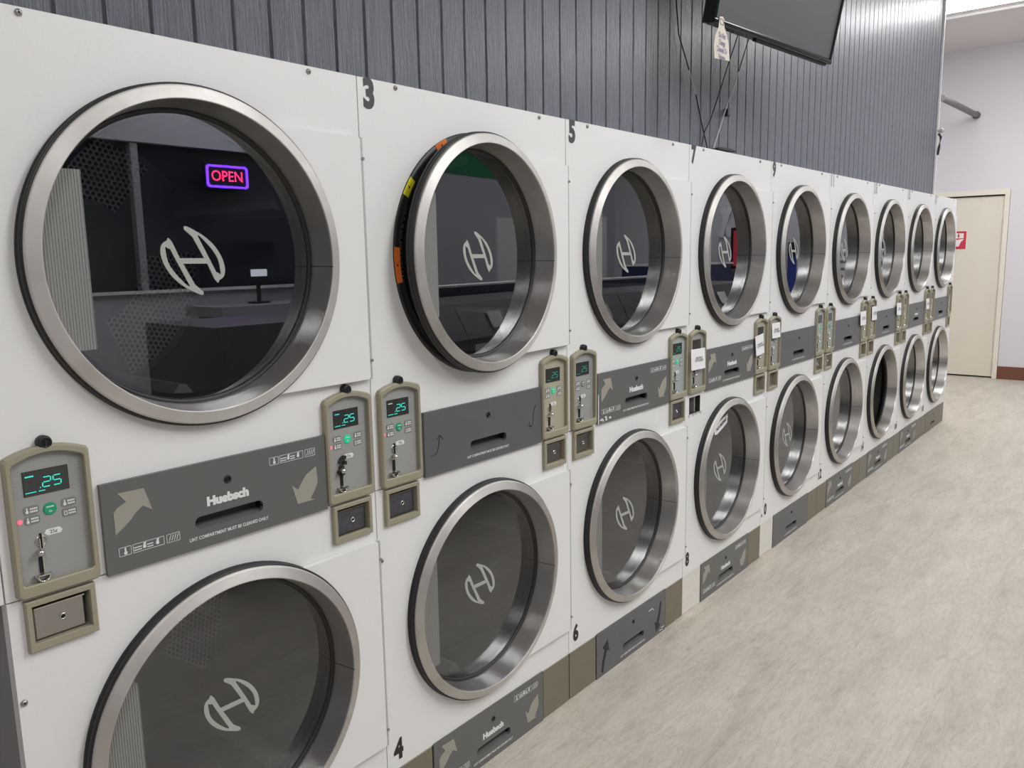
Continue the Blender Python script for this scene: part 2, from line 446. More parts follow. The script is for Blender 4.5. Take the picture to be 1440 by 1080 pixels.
def door_ring():
    mb = MB()
    pr = [(.3085, -.0190), (.3085, -.0225), (.3072, -.0245), (.3055, -.0255), (.2865, -.0312), (.2850, -.0314), (.2838, -.0305), (.2830, -.0280), (.2755, .032), (.2750, .036)]
    for k in range(len(pr) - 1): mb.lathe(pr[k:k + 2], 'steel' if k > 5 else 'steel_face', 128)
    # weld seam across the inner cone on the hinge side
    a = radians(-4); c, s_ = cos(a), sin(a); w = .0008
    A = []
    for r, y in (pr[4], pr[5], pr[6], pr[7], (.279, .004), pr[8]): A.append([((r - .0006) * c - k * s_ * w, y - .0004, (r - .0006) * s_ + k * c * w) for k in (-1, 1)])
    mb.grid(A, 'ink', smooth=False, flip=True)
    return mb.shift(-HX)
def door_gasket():
    mb = MB()
    mb.lathe([(.296, .001), (.3135, .001), (.3140, -.0050), (.3125, -.0065), (.3115, -.0080), (.3125, -.0095), (.3130, -.0170), (.3115, -.0190), (.307, -.0195)], 'black', 128)
    mb.lathe([(.2760, .0325), (.2735, .0305), (.2705, .0308), (.2680, .0330), (.2665, .0362), (.2665, .042)], 'black', 96)
    mb.lathe([(.277, .036), (.277, .048), (.258, .056), (.258, .042)], 'black', 64)
    return mb.shift(-HX)
def door_glass():
    mb = MB(); n = 72; r = .2675
    p = [(r * cos(2 * pi * j / n), .0362, r * sin(2 * pi * j / n)) for j in range(n)]
    mb.face(p, 'glass'); mb.face([(a, .0412, c) for a, b, c in p][::-1], 'glass')
    return mb.shift(-HX)
LO = [(.0150, -.0592), (-.0119, -.0545), (-.0396, -.0346), (-.0569, -.0106), (-.0640, .0128), (-.0615, .0294), (-.0513, .0374), (-.0400, .0350), (-.0281, .0071), (-.0010, -.0450)]
LV = [(-.0500, .0240), (-.0450, .0225), (-.0350, .0010), (-.0120, -.0465), (-.0320, -.0305), (-.0485, -.0074), (-.0535, .0127)]
def door_logo():
    mb = MB()
    o = smooth_loop(LO[:8], 5)[:-5] + LO[7:]
    v = smooth_loop(LV[3:] + LV[:1], 5)[:-5] + LV[:3]
    for s_ in (1, -1):
        mb.poly([[(x * s_, z * s_) for x, z in o], [(x * s_, z * s_) for x, z in v]], 'logo', y=.0360, t=.0012)
    mb.poly([[(-.031, .0056), (.0255, .0049), (.031, -.0056), (-.0255, -.0049)]], 'logo', y=.0358, t=.0012)
    return mb.shift(-HX + .006, 0, -.003)
def door_handle():
    mb = MB(); xs = []; x = -.2790; i = 0
    A = []
    while x < -.2015:
        for dx, y in ((0, .0), (.0030, .0), (.0034, .0009), (.0044, .0009)):
            xx = min(x + dx, -.2015); z = min(.150, sqrt(max(.2785 ** 2 - xx * xx, 1e-6))); A.append((xx, y, z))
        x += .0048
    mb.grid([[(a, y, -z) for a, y, z in A], [(a, y, z) for a, y, z in A]], 'handle', smooth=False, flip=False)
    mb.face([(-.2015, .0, -.150), (-.2015, .022, -.150), (-.2015, .022, .150), (-.2015, .0, .150)], 'handle')
    mb.grid([[(a, .022, z) for a, y, z in A if abs(z - .15) < 1e-6], [(a, y, z) for a, y, z in A if abs(z - .15) < 1e-6]], 'handle', smooth=False)
    return mb.shift(-HX)
def door_hinge():
    mb = MB()
    for z0, z1 in ((-.268, -.238), (-.236, .236), (.238, .268)):
        mb.tube([(.0042, -.010, z0), (.0042, -.010, z1)], .0042, 'hinge', 10)
        mb.box(.0035, .0083, -.004, -.001, z0, z1, 'enamel')
    for z in (-.225, .222):
        mb.knob(.0035, -.0185, -.010, 'screw', .0045, z, 12)
    return mb.shift(0, 0, -.009)

# ---- control panel (origin at lower-left corner of a 0.145 x 0.253 bezel)
CW, CH0, CHS, CHP = .134, 0.0, .240, .2535
def arch(x0, x1, z0, zs, zp, n=12, r=.006):
    """rect with arched top; sides up to zs, crown zp"""
    p = [(x0 + r, z0), (x1 - r, z0), (x1, z0 + r), (x1, zs - r)]
    for k in range(n + 1):
        t = k / n; x = x1 - r * .6 + (x0 - x1 + r * 1.2) * t
        p.append((x, zs + (zp - zs) * (1 - (2 * t - 1) ** 2)))
    return p + [(x0, zs - r), (x0, z0 + r)]
def ctrl_bezel():
    mb = MB()
    o = arch(0, CW, 0, CHS, CHP); o2 = arch(.003, CW - .003, .003, CHS - .003, CHP - .003)
    i2 = arch(.0085, CW - .0085, .0200, CHS - .0110, CHP - .0105, r=.004); i = arch(.0098, CW - .0098, .0220, CHS - .0125, CHP - .0120, r=.004)
    L = lambda l, y: [(p[0], y, p[1]) for p in l]
    mb.grid([L(o, 0), L(o, -.012), L(o2, -.0155), L(i2, -.0155), L(i, -.0140), L(i, -.003)], 'bezel', close=True, smooth=False, flip=True)
    return mb
def ctrl_face(mat):
    mb = MB(); i = arch(.0090, CW - .0090, .021, CHS - .0115, CHP - .011, r=.004)
    mb.poly([i], mat, y=-.001, t=.003)
    for k in range(11):                                          # moulded horizontal ribs round the display
        z = .168 + k * .0056
        for a, b in ((.0115, .0265), (.103, CW - .0115)): mb.box(a, b, -.0044, -.0039, z, z + .0026, 'groove' if mat == 'face' else mat)
    return mb
def disp():
    mb = MB(); mb.box(.0285, .1005, -.0056, -.0035, .1700, .2125, 'display', bev=.0008); return mb
SEG = {'2': 'abged', '5': 'afgcd'}
def digits(mat, mat2, full):
    mb = MB(); Y0, Y1 = -.0066, -.0057
    def seg(x0, z0, x1, z1, w=.0016):
        d = Vector((x1 - x0, z1 - z0)); n = Vector((-d.y, d.x)).normalized() * w / 2
        mb.poly([[(x0 - n.x, z0 - n.y), (x1 - n.x, z1 - n.y), (x1 + n.x, z1 + n.y), (x0 + n.x, z0 + n.y)]], mat, Y1, .0009)
    def digit(ch, x, z, w=.0125, h=.0165, sl=.0012):
        T = lambda a, b: (x + a * w + b * sl, z + b * h)
        P = dict(a=((.1, 1), (.9, 1)), b=((1, .95), (1, .55)), c=((1, .45), (1, .05)), d=((.1, 0), (.9, 0)), e=((0, .45), (0, .05)), f=((0, .95), (0, .55)), g=((.1, .5), (.9, .5)))
        for s_ in SEG[ch]:
            (a, b), (c, d) = P[s_]; seg(*T(a, b), *T(c, d))
    digit('2', .0580, .1820); digit('5', .0745, .1820)
    mb.box(.0535, .0550, Y0, Y1, .1815, .1830, mat)
    if full:
        for k in range(4): mb.box(.0325 + k * .0034, .0353 + k * .0034, Y0, Y1, .2025, .2048, mat2)
        for k in range(9):
            if k != 5: mb.box(.0310 + k * .0034, .0338 + k * .0034, Y0, Y1, .1758, .1772, mat)
    else:
        for k in range(6): mb.box(.0315 + k * .0034, .0343 + k * .0034, Y0, Y1, .1762, .1774, mat)
    return mb
def start(mat):
    mb = MB(); mb.knob(.0108, -.0062, -.0035, mat, .0660, .1425, 24, .2)
    y = -.0064
    d = [(.0660, .1408), (.0690, .1385), (.0660, .1362), (.0630, .1385)]; e = [(.0660 + (p[0] - .066) * .6, .1385 + (p[1] - .1385) * .6) for p in d]
    mb.poly([d, e], 'white_print', y + .0002, .0003)
    for k in range(5): mb.box(.0600 + k * .0025, .0619 + k * .0025, y, y + .0002, .1452, .1475, 'white_print')
    return mb
def option(mat, alt):
    mb = MB(); mb.poly([rrect(-.0118, .0118, -.0070, .0070, .0035)], mat, -.0038, .0012)
    y = -.0053
    if alt: mb.poly([rrect(-.0093, -.0040, -.0048, .0030, .001), rrect(-.0083, -.0050, -.0038, .0020, .0006)], 'white_print', y + .0003, .0003)
    else: mb.poly([rrect(-.0090, -.0045, -.0050, .0, .0018)], 'white_print', y + .0003, .0003); mb.poly([rrect(-.0077, -.0058, -.0005, .0050, .0008)], 'white_print', y + .0003, .0003)
    for z in (.0008, -.0040):
        for k in range(4): mb.box(-.0020 + k * .0030, .0003 + k * .0030, y, y + .0003, z, z + .0028, 'white_print')
    return mb
def led():
    mb = MB(); mb.knob(.0042, -.0058, -.0035, 'pink', .0172 + .0012, .1304, 16); return mb
def price():
    mb = MB(); p = [(.0530, .1020), (.0566, .1079), (.0780, .1079), (.0823, .1020), (.0790, .0970), (.0590, .0970)]
    mb.poly([p], 'white_print', -.0038, .0006)
    merge(mb, text_mb('25¢', .0085, 'ink', t=.0002, y=-.0045), .0680, .1024)
    return mb
def coin_mech(jammed):
    mb = MB()
    mb.lathe([(.0100, -.0040), (.0098, -.0052), (.0076, -.0056), (.0072, -.0042)], 'chrome', 24, .047, .091)
    mb.box(.0452, .0474, -.0062, -.0040, .0785, .1045, 'dark')
    mb.box(.0478, .0492, -.0075, -.0040, .0785, .1045, 'chrome')
    mb.box(.0436, .0449, -.0070, -.0040, .0785, .0960, 'chrome')
    # return lever : ball on a short stem
    mb.lathe([(.0001, -.0220), (.0030, -.0214), (.0056, -.0190), (.0066, -.0160), (.0056, -.0128), (.0036, -.0110), (.0036, -.0040)], 'chrome', 20, .0405, .0740)
    mb.box(.0400, .0455, -.0062, -.0040, .0360, .0640, 'dark')
    mb.box(.0455, .0468, -.0072, -.0040, .0360, .0640, 'chrome')
    # coin return cup
    mb.lathe([(.0125, -.0040), (.0125, -.0120), (.0108, -.0150), (.0090, -.0140), (.0085, -.0040)], 'chrome', 24, .0435, .0335, a0=pi, a1=2 * pi)
    mb.box(.0300, .0570, -.0125, -.0040, .0325, .0345, 'chrome')
    if jammed:
        rnd = random.Random(3)
        for k in range(9):
            x, z = .034 + rnd.random() * .022, .080 + rnd.random() * .024
            mb.poly([[(x + .005 * rnd.uniform(.5, 1.1) * cos(a), z + .006 * rnd.uniform(.5, 1.1) * sin(a)) for a in [i * pi / 3.5 for i in range(7)]]], 'ink', -.0055, .003 + .001 * k * .3)
        for k in range(4):
            x, z = .031 + rnd.random() * .018, .066 + rnd.random() * .012
            mb.poly([[(x + .004 * cos(a), z + .005 * sin(a)) for a in [i * pi / 3 for i in range(6)]]], 'ink', -.0055, .008)
    return mb
# ---- coin box  (local origin lower-left, 0.124 x 0.090)
def coin_bezel():
    mb = MB(); R_ = lambda x0, x1, z0, z1, y: [(x0, y, z0), (x1, y, z0), (x1, y, z1), (x0, y, z1)]
    a, b = .114, .090
    mb.grid([R_(0, a, 0, b, 0), R_(0, a, 0, b, -.009), R_(.002, a - .002, .002, b - .002, -.011), R_(.0095, a - .0095, .0125, b - .0095, -.011),
             R_(.0105, a - .0105, .0140, b - .011, -.008), R_(.0105, a - .0105, .0140, b - .011, .034)], 'bezel', close=True, smooth=False, flip=True)
    mb.face(R_(.0105, a - .0105, .0140, b - .011, .034), 'dark')
    return mb
def coin_hole():
    mb = MB(); R_ = lambda y: [(.009, y, .013), (.105, y, .013), (.105, y, .080), (.009, y, .080)]
    mb.grid([R_(.0005), R_(.10)], 'slot_in', close=True, smooth=False, flip=True); mb.face(R_(.10), 'dark')
    mb.box(.072, .080, .010, .09, .014, .079, 'galv')
    return mb
def coin_inside():
    mb = MB(); mb.box(.066, .071, .006, .033, .0145, .0775, 'galv'); return mb
def coin_drawer(mat):
    mb = MB()
    mb.box(.0130, .0960, -.0020, .030, .0165, .0745, mat, bev=.0025)
    mb.box(.0130, .0960, -.0068, -.0010, .0715, .0750, 'chrome', bev=.001)
    mb.lathe([(.0062, -.002), (.0060, -.0042), (.0042, -.0046), (.0036, -.0026)], 'chrome', 20, .0590, .0450)
    mb.disc(.0040, -.0027, 'dark', .0590, .0450, 16)
    if mat == 'coin_dark':
        mb.box(.0130, .0142, -.0032, -.0018, .0165, .0720, 'chrome'); mb.box(.0130, .0960, -.0032, -.0018, .0165, .0178, 'chrome'); mb.box(.0948, .0960, -.0032, -.0018, .0165, .0720, 'chrome')
    return mb
# ---- lint panel, local origin at its lower-left: 0.489 x 0.169
PW, PH = .489, .169
def lint_panel(mat):
    mb = MB(); T = .009
    o = [(0, 0), (PW, 0), (PW, PH), (0, PH)]
    slot = rrect(.172, .324, .0385, .0635, .0110); hole = [(.2475 + .0085 * cos(-2 * pi * k / 16), .1245 + .0085 * sin(-2 * pi * k / 16)) for k in range(16)]
    mb.poly([o, slot[::-1], hole], mat, y=0, t=T)
    a, b = .172, .324
    mb.lathe([(.009, -.001), (.0001, -.001)], 'dark', 16, .2475, .1245)
    # recessed finger pull: sloping pocket, its back, top and ends coloured as shade
    mb.face([(a, -T + .0005, .0385), (b, -T + .0005, .0385), (b, .018, .0440), (a, .018, .0440)], mat); mb.face([(a, .018, .0440), (b, .018, .0440), (b, .018, .0640), (a, .018, .0640)], 'slot_in')
    mb.face([(a, -T, .0635), (b, -T, .0635), (b, .018, .0635), (a, .018, .0635)][::-1], 'dark')
    mb.face([(a, -T + .001, .0385), (a, .0185, .0385), (a, .0185, .0635), (a, -T + .001, .0635)], 'dark')
    mb.face([(b, -T + .001, .0385), (b, .0185, .0385), (b, .0185, .0635), (b, -T + .001, .0635)][::-1], 'dark')
    return mb
def lock_plug():
    mb = MB(); mb.lathe([(.0080, -.0085), (.0078, -.0105), (.0055, -.0112), (.0050, -.0080)], 'black', 20); mb.disc(.0052, -.0085, 'dark', 0, 0, 14); mb.box(-.0008, .0008, -.0095, -.0084, -.004, .004, 'ink'); return mb
def arrow(pts, mat='tan'):
    mb = MB(); mb.poly([pts], mat, y=-.0088, t=.0009); return mb
OFX, OFZ = .163, .910
AL = [(.1825, .9825), (.1823, 1.024), (.1890, 1.031), (.2063, 1.0391), (.1920, 1.0576), (.2408, 1.0565), (.2533, 1.0126), (.2358, 1.0246), (.2210, 1.0140), (.2120, 1.0040), (.1980, .9930)]
AR = [(.6257, 1.0147), (.6277, .9779), (.6190, .9620), (.6060, .9452), (.6188, .9414), (.5728, .9410), (.5599, .9860), (.5751, .9731), (.5860, .9880), (.5970, 1.0007)]
L_ = lambda P: [(a - OFX, b - OFZ) for a, b in P]
def hand_arrow(up):
    pts = [(.030, .018), (.040, .008), (.050, .050), (.066, .085), (.082, .080), (.070, .125), (.038, .105), (.050, .092), (.036, .055)]
    if not up: pts = [(PW - p[0] + .0, PH - p[1] - .028) for p in pts]
    mb = MB(); mb.poly([pts], 'ink', -.0088, .0008); return mb
def thin_arrow(up):
    c = [(.022, .052), (.040, .055), (.049, .072), (.054, .103)]
    if not up: c = [(PW - .028, .118), (PW - .038, .098), (PW - .040, .066), (PW - .050, .056), (PW - .060, .062)]
    mb = MB(); mb.tube([(x, -.0090, z) for x, z in c], .0014, 'ink', 6)
    e = c[-1] if up else c[-1]
    mb.tube([(e[0] - .010, -.0090, e[1] - .010), (e[0], -.0090, e[1]), (e[0] + .012, -.0090, e[1] - .012)] if up else [(e[0] + .002, -.0090, e[1] + .010), (e[0], -.0090, e[1]), (e[0] + .012, -.0090, e[1] - .002)], .0014, 'ink', 6)
    return mb
def icons(x, z):
    mb = MB(); y, t = -.0088, .0007
    def fr(a, b, c=0, d=.0165): mb.poly([rrect(x + a, x + b, z + c, z + d, .001), rrect(x + a + .0007, x + b - .0007, z + c + .0007, z + d - .0007, .0006)[::-1]], 'white_print', y, t)
    fr(0, .0225); fr(.0255, .0850); fr(.0900, .1165)
    mb.poly([rrect(x + .0090, x + .0150, z + .0018, z + .0080, .0028)], 'white_print', y, t); mb.poly([rrect(x + .0104, x + .0134, z + .0070, z + .0150, .0014)], 'white_print', y, t)
    for k, (a, n) in enumerate(((.0275, 5), (.0520, 4))):
        for r in range(2):
            for i in range(n): mb.box(x + a + i * .0030, x + a + .0023 + i * .0030, y - t, y, z + .0035 + r * .0048, z + .0057 + r * .0048, 'white_print')
    for a in (.0440, .0690):
        mb.poly([rrect(x + a, x + a + .0060, z + .0040, z + .0110, .0025)], 'white_print', y, t)
        mb.poly([[(x + a + .001, z + .0105), (x + a + .005, z + .0105), (x + a + .0068, z + .0148), (x + a + .002, z + .0150)]], 'white_print', y, t)
    for k in range(4): mb.poly([[(x + .094 + k * .005, z + .003), (x + .0952 + k * .005, z + .003), (x + .0992 + k * .005, z + .0135), (x + .098 + k * .005, z + .0135)]], 'white_print', y, t)
    return mb
def chips():
    mb = MB(); rnd = random.Random(5)
    for cx, cz in ((.020, .012), (.048, .018), (.075, .011), (.052, .010), (.030, .010)):
        mb.poly([[(cx + rnd.uniform(.3, 1) * .011 * cos(a), cz + rnd.uniform(.3, 1) * .006 * sin(a)) for a in [i * pi / 4 for i in range(8)]]], 'edge', -.0088, .0007)
    mb.box(.0, .004, -.0098, -.0088, .0, .10, 'edge')
    return mb
def scratch():
    mb = MB()
    for P in ([(.36, .122), (.388, .124), (.400, .112)], [(.455, .022), (.470, .016), (.480, .020)], [(.445, .012), (.470, .009)]):
        mb.tube([(x, -.0090, z) for x, z in P], .0014, 'edge', 5)
    return mb
def knob_lock():
    mb = MB(); mb.lathe([(.0115, -.0002), (.0118, -.010), (.0105, -.0145), (.0075, -.0165), (.0070, -.0150)], 'black', 24); mb.disc(.0072, -.0150, 'dark', 0, 0, 16); mb.box(-.001, .001, -.0165, -.0150, -.005, .005, 'ink'); return mb
def screw():
    mb = MB(); mb.lathe([(.0058, 0), (.0058, -.0015), (.0045, -.0038), (.0018, -.0044)], 'screw', 16); mb.disc(.0019, -.0036, 'dark', 0, 0, 8); return mb
def base_panel(w, mat, notch=False):
    mb = MB(); mb.box(.0015, w - .0015, -.002, .014, .003, ZB - .0005, mat, bev=.0015); return mb
def white_leg():
    mb = MB(); mb.box(.0015, .160, -.0005, .014, .002, ZB, 'dirty_white'); return mb

# ------------------------------------------------------------------ what differs from stack to stack
DISPLAY_LIT = {(0, 0): 'full', (0, 1): 'blue', (1, 0): 'part', (1, 1): 'bluedim', (2, 0): 'dim', (2, 1): 'dim'}
FACE = {(1, 1): 'beige_face', (2, 1): 'green_face', (3, 1): 'beige_face', (4, 1): 'green_face', (5, 0): 'green_face'}
for i in (5, 6, 7, 8):
    for s in (0, 1): FACE.setdefault((i, s), 'beige_face' if i > 5 or s else 'face')
NO_GREEN = {(2, 0), (3, 0), (3, 1), (4, 0), (7, 1), (8, 0), (8, 1), (6, 0), (5, 1), (6, 1), (7, 0)}
COIN = {(0, 0): 'steel', (0, 1): 'dark', (1, 0): 'dark', (1, 1): 'steel', (2, 0): 'steel', (2, 1): 'dark', (3, 0): 'none', (3, 1): 'open',
        (4, 0): 'open', (4, 1): 'steel', (5, 0): 'steel', (5, 1): 'open', (6, 0): 'open', (6, 1): 'open', (7, 0): 'open', (7, 1): 'open', (8, 0): 'open', (8, 1): 'steel'}
UP_LINT = ['full', 'plain_thin', 'full_chipped', 'full', 'plain', 'plain', 'plain', 'label', 'plain']
LO_LINT = ['full', 'full', 'plain_hand', 'full', 'plain', 'full', 'full', 'full', 'bare']
NUM_U = [None, '3', '5', '7', '9', '11', '13', '15', '17']
NUM_L = [None, '4', '6', '8', '10', '12', '14', '16', '18']
LABELS = [
    'white stacked tumble dryer nearest the camera, its round doors largest in view',
    'white stacked tumble dryer numbered 3 and 4, its upper door slightly ajar',
    'white stacked tumble dryer numbered 5 and 6, black arrows drawn on its bottom panel',
    'white stacked tumble dryer numbered 7 and 8, a taped strip on its lower glass',
    'white stacked tumble dryer numbered 9 above and a worn 10 below',
    'white stacked tumble dryer with a black 12 low on its front, next after the 10',
    'white stacked tumble dryer numbered 13, with a bare black lower door opening',
    'white stacked tumble dryer numbered 15, second from the far end of the row',
    'white stacked tumble dryer at the far end of the row, beside the cream door',
]
GROUP = 'stacked tumble dryers in one row along the wall'

def build_control(root, i, s, x0):
    p = put('control_panel', cached('bezel', ctrl_bezel, 'control_panel'), root, (x0, 0, .9155))
    fm = FACE.get((i, s), 'face')
    put('faceplate', cached('face' + fm, lambda: ctrl_face(fm), 'faceplate'), p)
    put('display', cached('disp', disp, 'display'), p)
    lit = DISPLAY_LIT.get((i, s))
    if lit:
        spec = dict(full=('teal', 'teal', True), blue=('teal', 'blue_seg', True), part=('teal', 'white_print', True), bluedim=('teal_dim', 'teal_dim', False), dim=('teal_dim', 'teal_dim', False))[lit]
        put('display_digits', cached('dig' + lit, lambda: digits(*spec), 'display_digits'), p, label='glowing green .25 digits')
    bm = 'btn' if (i, s) in NO_GREEN else ('green_lit' if s else 'green_btn')
    put('start_button', cached('start' + bm, lambda: start(bm), 'start_button'), p)
    for k, (bx, bz) in enumerate(((.0372, .1470), (.0372, .1300), (.0965, .1470), (.0965, .1295))):
        put('option_button', cached('opt%d' % (k == 3), lambda: option('btn', k == 3), 'option_button'), p, (bx, 0, bz))
    if (i, s) in ((0, 0), (0, 1), (1, 0)): put('indicator_light', cached('led', led, 'indicator_light'), p)
    put('price_label', cached('price', price, 'price_label'), p)
    j = (i, s) == (0, 1)
    put('coin_slot', cached('mech%d' % j, lambda: coin_mech(j), 'coin_slot'), p)
    put('lock_knob', cached('knob', knob_lock, 'lock_knob'), root, (x0 + .0665, 0, 1.1730))

def build_coin(root, i, s, x0):
    k = COIN[(i, s)]
    if k == 'none':
        p = put('coin_box', cached('coinhole', coin_hole, 'coin_box'), root, (x0, 0, .819), label='bare rectangular hole with its coin box gone')
        mb = MB(); rnd = random.Random(2)
        for q in range(16):
            x = .004 + q * .0072; h = rnd.uniform(.003, .015)
            mb.poly([[(x, .0125), (x + .006, .0125), (x + .004, .0125 - h), (x + .002, .0125 - h * .7)]], 'decal_pale', 0, .0006)
        put('glue_residue', mb, p)
        return
    p = put('coin_box', cached('coin', coin_bezel, 'coin_box'), root, (x0, 0, .819))
    if k == 'open': put('divider_plate', cached('coinin', coin_inside, 'divider_plate'), p)
    else:
        m = 'coin_steel' if k == 'steel' else 'coin_dark'
        put('coin_drawer', cached('drawer' + m, lambda: coin_drawer(m), 'coin_drawer'), p)

def build_lint(root, kind, z0, y0):
    m = 'lint' if kind[:4] in ('full', 'labe') else ('filler_grey' if kind == 'bare' else 'lint_plain')
    p = put('lint_panel', cached('lp' + m, lambda: lint_panel(m), 'lint_panel'), root, (OFX, y0, z0))
    put('panel_lock', cached('plug', lock_plug, 'panel_lock'), p, (.2475, 0, .1245))
    if kind[:4] == 'full':
        put('printed_arrow', cached('al', lambda: arrow(L_(AL)), 'printed_arrow'), p)
        put('printed_arrow', cached('ar', lambda: arrow(L_(AR)), 'printed_arrow'), p)
        put('instruction_icons', cached('ic1', lambda: icons(.0225, .0300), 'instruction_icons'), p)
        put('instruction_icons', cached('ic2', lambda: icons(.3455, .1305), 'instruction_icons'), p)
    if kind[:4] == 'full' or kind == 'label':
        put('brand_lettering', cached('hub', lambda: text_mb('Huebsch', .0240, 'white_print', 1.10, .0016, y=-.0092), 'brand_lettering'), p, (.2455, 0, .0885))
    if kind[:4] == 'full' or kind.startswith('plain'):
        put('notice_lettering', cached('not', lambda: text_mb('LINT COMPARTMENT MUST BE CLEANED DAILY', .0095, 'white_print', .86, .00022, y=-.0092), 'notice_lettering'), p, (.2455, 0, .0215))
    if kind == 'plain_thin':
        put('drawn_arrow', cached('ta', lambda: thin_arrow(True), 'drawn_arrow'), p); put('drawn_arrow', cached('tb', lambda: thin_arrow(False), 'drawn_arrow'), p)
    if kind == 'plain_hand':
        put('drawn_arrow', cached('ha', lambda: hand_arrow(True), 'drawn_arrow'), p); put('drawn_arrow', cached('hb', lambda: hand_arrow(False), 'drawn_arrow'), p)
        put('paint_scratches', cached('scr', scratch, 'paint_scratches'), p)
    if kind == 'full_chipped': put('paint_chips', cached('chips', chips, 'paint_chips'), p)

def build_door(root, zc, i, upper):
    ajar = radians(3.5) if (i == 1 and upper) else 0
    d = put('door', cached('dplate', door_plate, 'door'), root, (CX + HX, -.001, zc), ajar, 'round steel door standing slightly ajar' if ajar else None)
    if i == 0 and upper: d.scale = (1.024, 1, 1.015)
    put('steel_ring', cached('dring', door_ring, 'steel_ring'), d)
    put('door_gasket', cached('dgas', door_gasket, 'door_gasket'), d)
    if not (i == 6 and not upper):
        put('door_glass', cached('dglass', door_glass, 'door_glass'), d)
        if not ((i == 5 and not upper) or i > 6 or (i == 6 and upper and False)): put('glass_logo', cached('dlogo', door_logo, 'glass_logo'), d)
        put('pull_handle', cached('dhand', door_handle, 'pull_handle'), d)
    put('hinge', cached('dhinge', door_hinge, 'hinge'), d)
    put('opening_collar', cached('collar', collar, 'opening_collar'), root, (CX, 0, zc))
    put('drum', cached('drum', drum, 'drum'), root, (CX, 0, zc), 0).rotation_euler = (0, radians(random.uniform(0, 120)) if not (i == 0 and upper) else radians(70), 0)

for i in range(9):
    root = thing('stacked_dryer', LABELS[i], 'dryer', (i * W, 0, 0), GROUP)
    put('cabinet', cached('cab', cabinet, 'cabinet'), root)
    put('front_panel', cached('fpu', lambda: front_panel(True), 'front_panel'), root)
    put('front_panel', cached('fpl', lambda: front_panel(False), 'front_panel'), root)
    build_door(root, UZ, i, True); build_door(root, LZ, i, False)
    for s, x0 in ((0, .0155), (1, .6545)): build_control(root, i, s, x0)
    for s, x0 in ((0, .025), (1, .667)): build_coin(root, i, s, x0)
    build_lint(root, UP_LINT[i], .910, 0)
    build_lint(root, LO_LINT[i], -.002 if False else -.001, .006)
    if i in (3, 4): put('base_panel', cached('wleg', white_leg, 'base_panel'), root, label='white base corner reaching the floor')
    else: put('base_panel', cached('bp%s' % (i > 5), lambda: base_panel(.160, 'filler_grey' if i > 5 else 'filler'), 'base_panel'), root)
    put('base_panel', cached('bq%s' % (i > 5), lambda: base_panel(.144, 'filler_grey' if i > 5 else 'filler'), 'base_panel'), root, (.6545, 0, 0))
    for x, z in ((.116, 1.857), (.670, 1.855), (.010, .735)): put('panel_screw', cached('screw', screw, 'panel_screw'), root, (x, 0, z))
    if NUM_U[i]:
        mt = 'decal' if i < 5 else 'decal_pale'
        put('number_decal', text_mb(NUM_U[i], .086, mt, .82, .0046, y=0), root, (.034 if len(NUM_U[i]) == 1 else .045, 0, 1.8300))
    if i == 4:
        b = text_mb('0', .074, 'ink', .80, .0038); b.shift(.058); b.poly([[(.012, -.027), (.022, -.027), (.020, -.012), (.014, -.010)]], 'ink', 0, .0006)
        put('number_decal', b, root, (.0, 0, .2270), label='worn black 10, its first digit mostly gone')
    elif NUM_L[i]:
        mt = 'ink' if i < 6 else 'decal'
        put('number_decal', text_mb(NUM_L[i], .074, mt, .80, .0038, y=0), root, (.040, 0, .2150 + .006 * min(i - 1, 2)))
    if i == 0:
        mb = MB(); mb.box(-.16, -.0015, 0, .024, ZM + .0012, H, 'enamel')
        put('filler_panel', mb, root)
    if i == 1:
        mb = MB()
        for a0, a1, mat in ((176, 192, 'orange'), (143, 152, 'yellow'), (113, 121, 'orange')):
            k = 6; rows = []
            for r in (.2945, .3135):
                rows.append([(CX + r * cos(radians(a0 + (a1 - a0) * j / k)), -.0036, UZ + r * sin(radians(a0 + (a1 - a0) * j / k))) for j in range(k + 1)])
            st = MB(); st.grid(rows, mat, smooth=False, flip=True)
            am = radians((a0 + a1) / 2)
            st.poly([[(CX + .304 * cos(am) + .004 * cos(q), UZ + .304 * sin(am) + .005 * sin(q)) for q in (0, 2.1, 4.2)]], 'ink', -.0037, .0003)
            put('warning_sticker', st, root, label=mat + ' warning sticker')

# ------------------------------------------------------------------ paper notices taped on the control panels and glass
def notice(x0, x1, z0, z1, y, label, txt='MACHINE IS\nOUT OF ORDER', tilt=0):
    w, h = x1 - x0, z1 - z0
    mb = MB(); n = 6; rows = []
    for a in range(2): rows.append([(-w / 2 + w * j / n, -.0015 * sin(pi * j / n) - (.004 if a == 0 else 0), (-h / 2, h / 2)[a]) for j in range(n + 1)])
    mb.grid(rows, 'paper'); mb.grid([[(p[0], p[1] + .0004, p[2]) for p in r] for r in rows], 'paper', flip=True)
    o = thing('paper_notice', label, 'sign', ((x0 + x1) / 2, y, (z0 + z1) / 2), 'paper notices taped to the control panels', mb, (0, tilt, 0))
    put('notice_text', text_mb(txt, .0118, 'decal', .84, .0002, y=-.0062), o)
    return o
notice(2.407, 2.528, 1.012, 1.094, -.0175, 'white paper notice on the left control panel of dryer 7', tilt=.02)
notice(3.036, 3.128, 1.006, 1.096, -.0175, 'crooked white paper notice on the right control panel of dryer 7', tilt=-.10)
notice(3.222, 3.322, 1.066, 1.136, -.0175, 'white paper notice covering the display of the left control panel below 9')
notice(4.600, 4.712, 1.020, 1.103, -.0175, 'white paper notice on the left panel of the pair between dryers 11 and 13')
notice(4.835, 4.938, 1.034, 1.118, -.0175, 'white paper notice on the right panel of the pair between dryers 11 and 13')
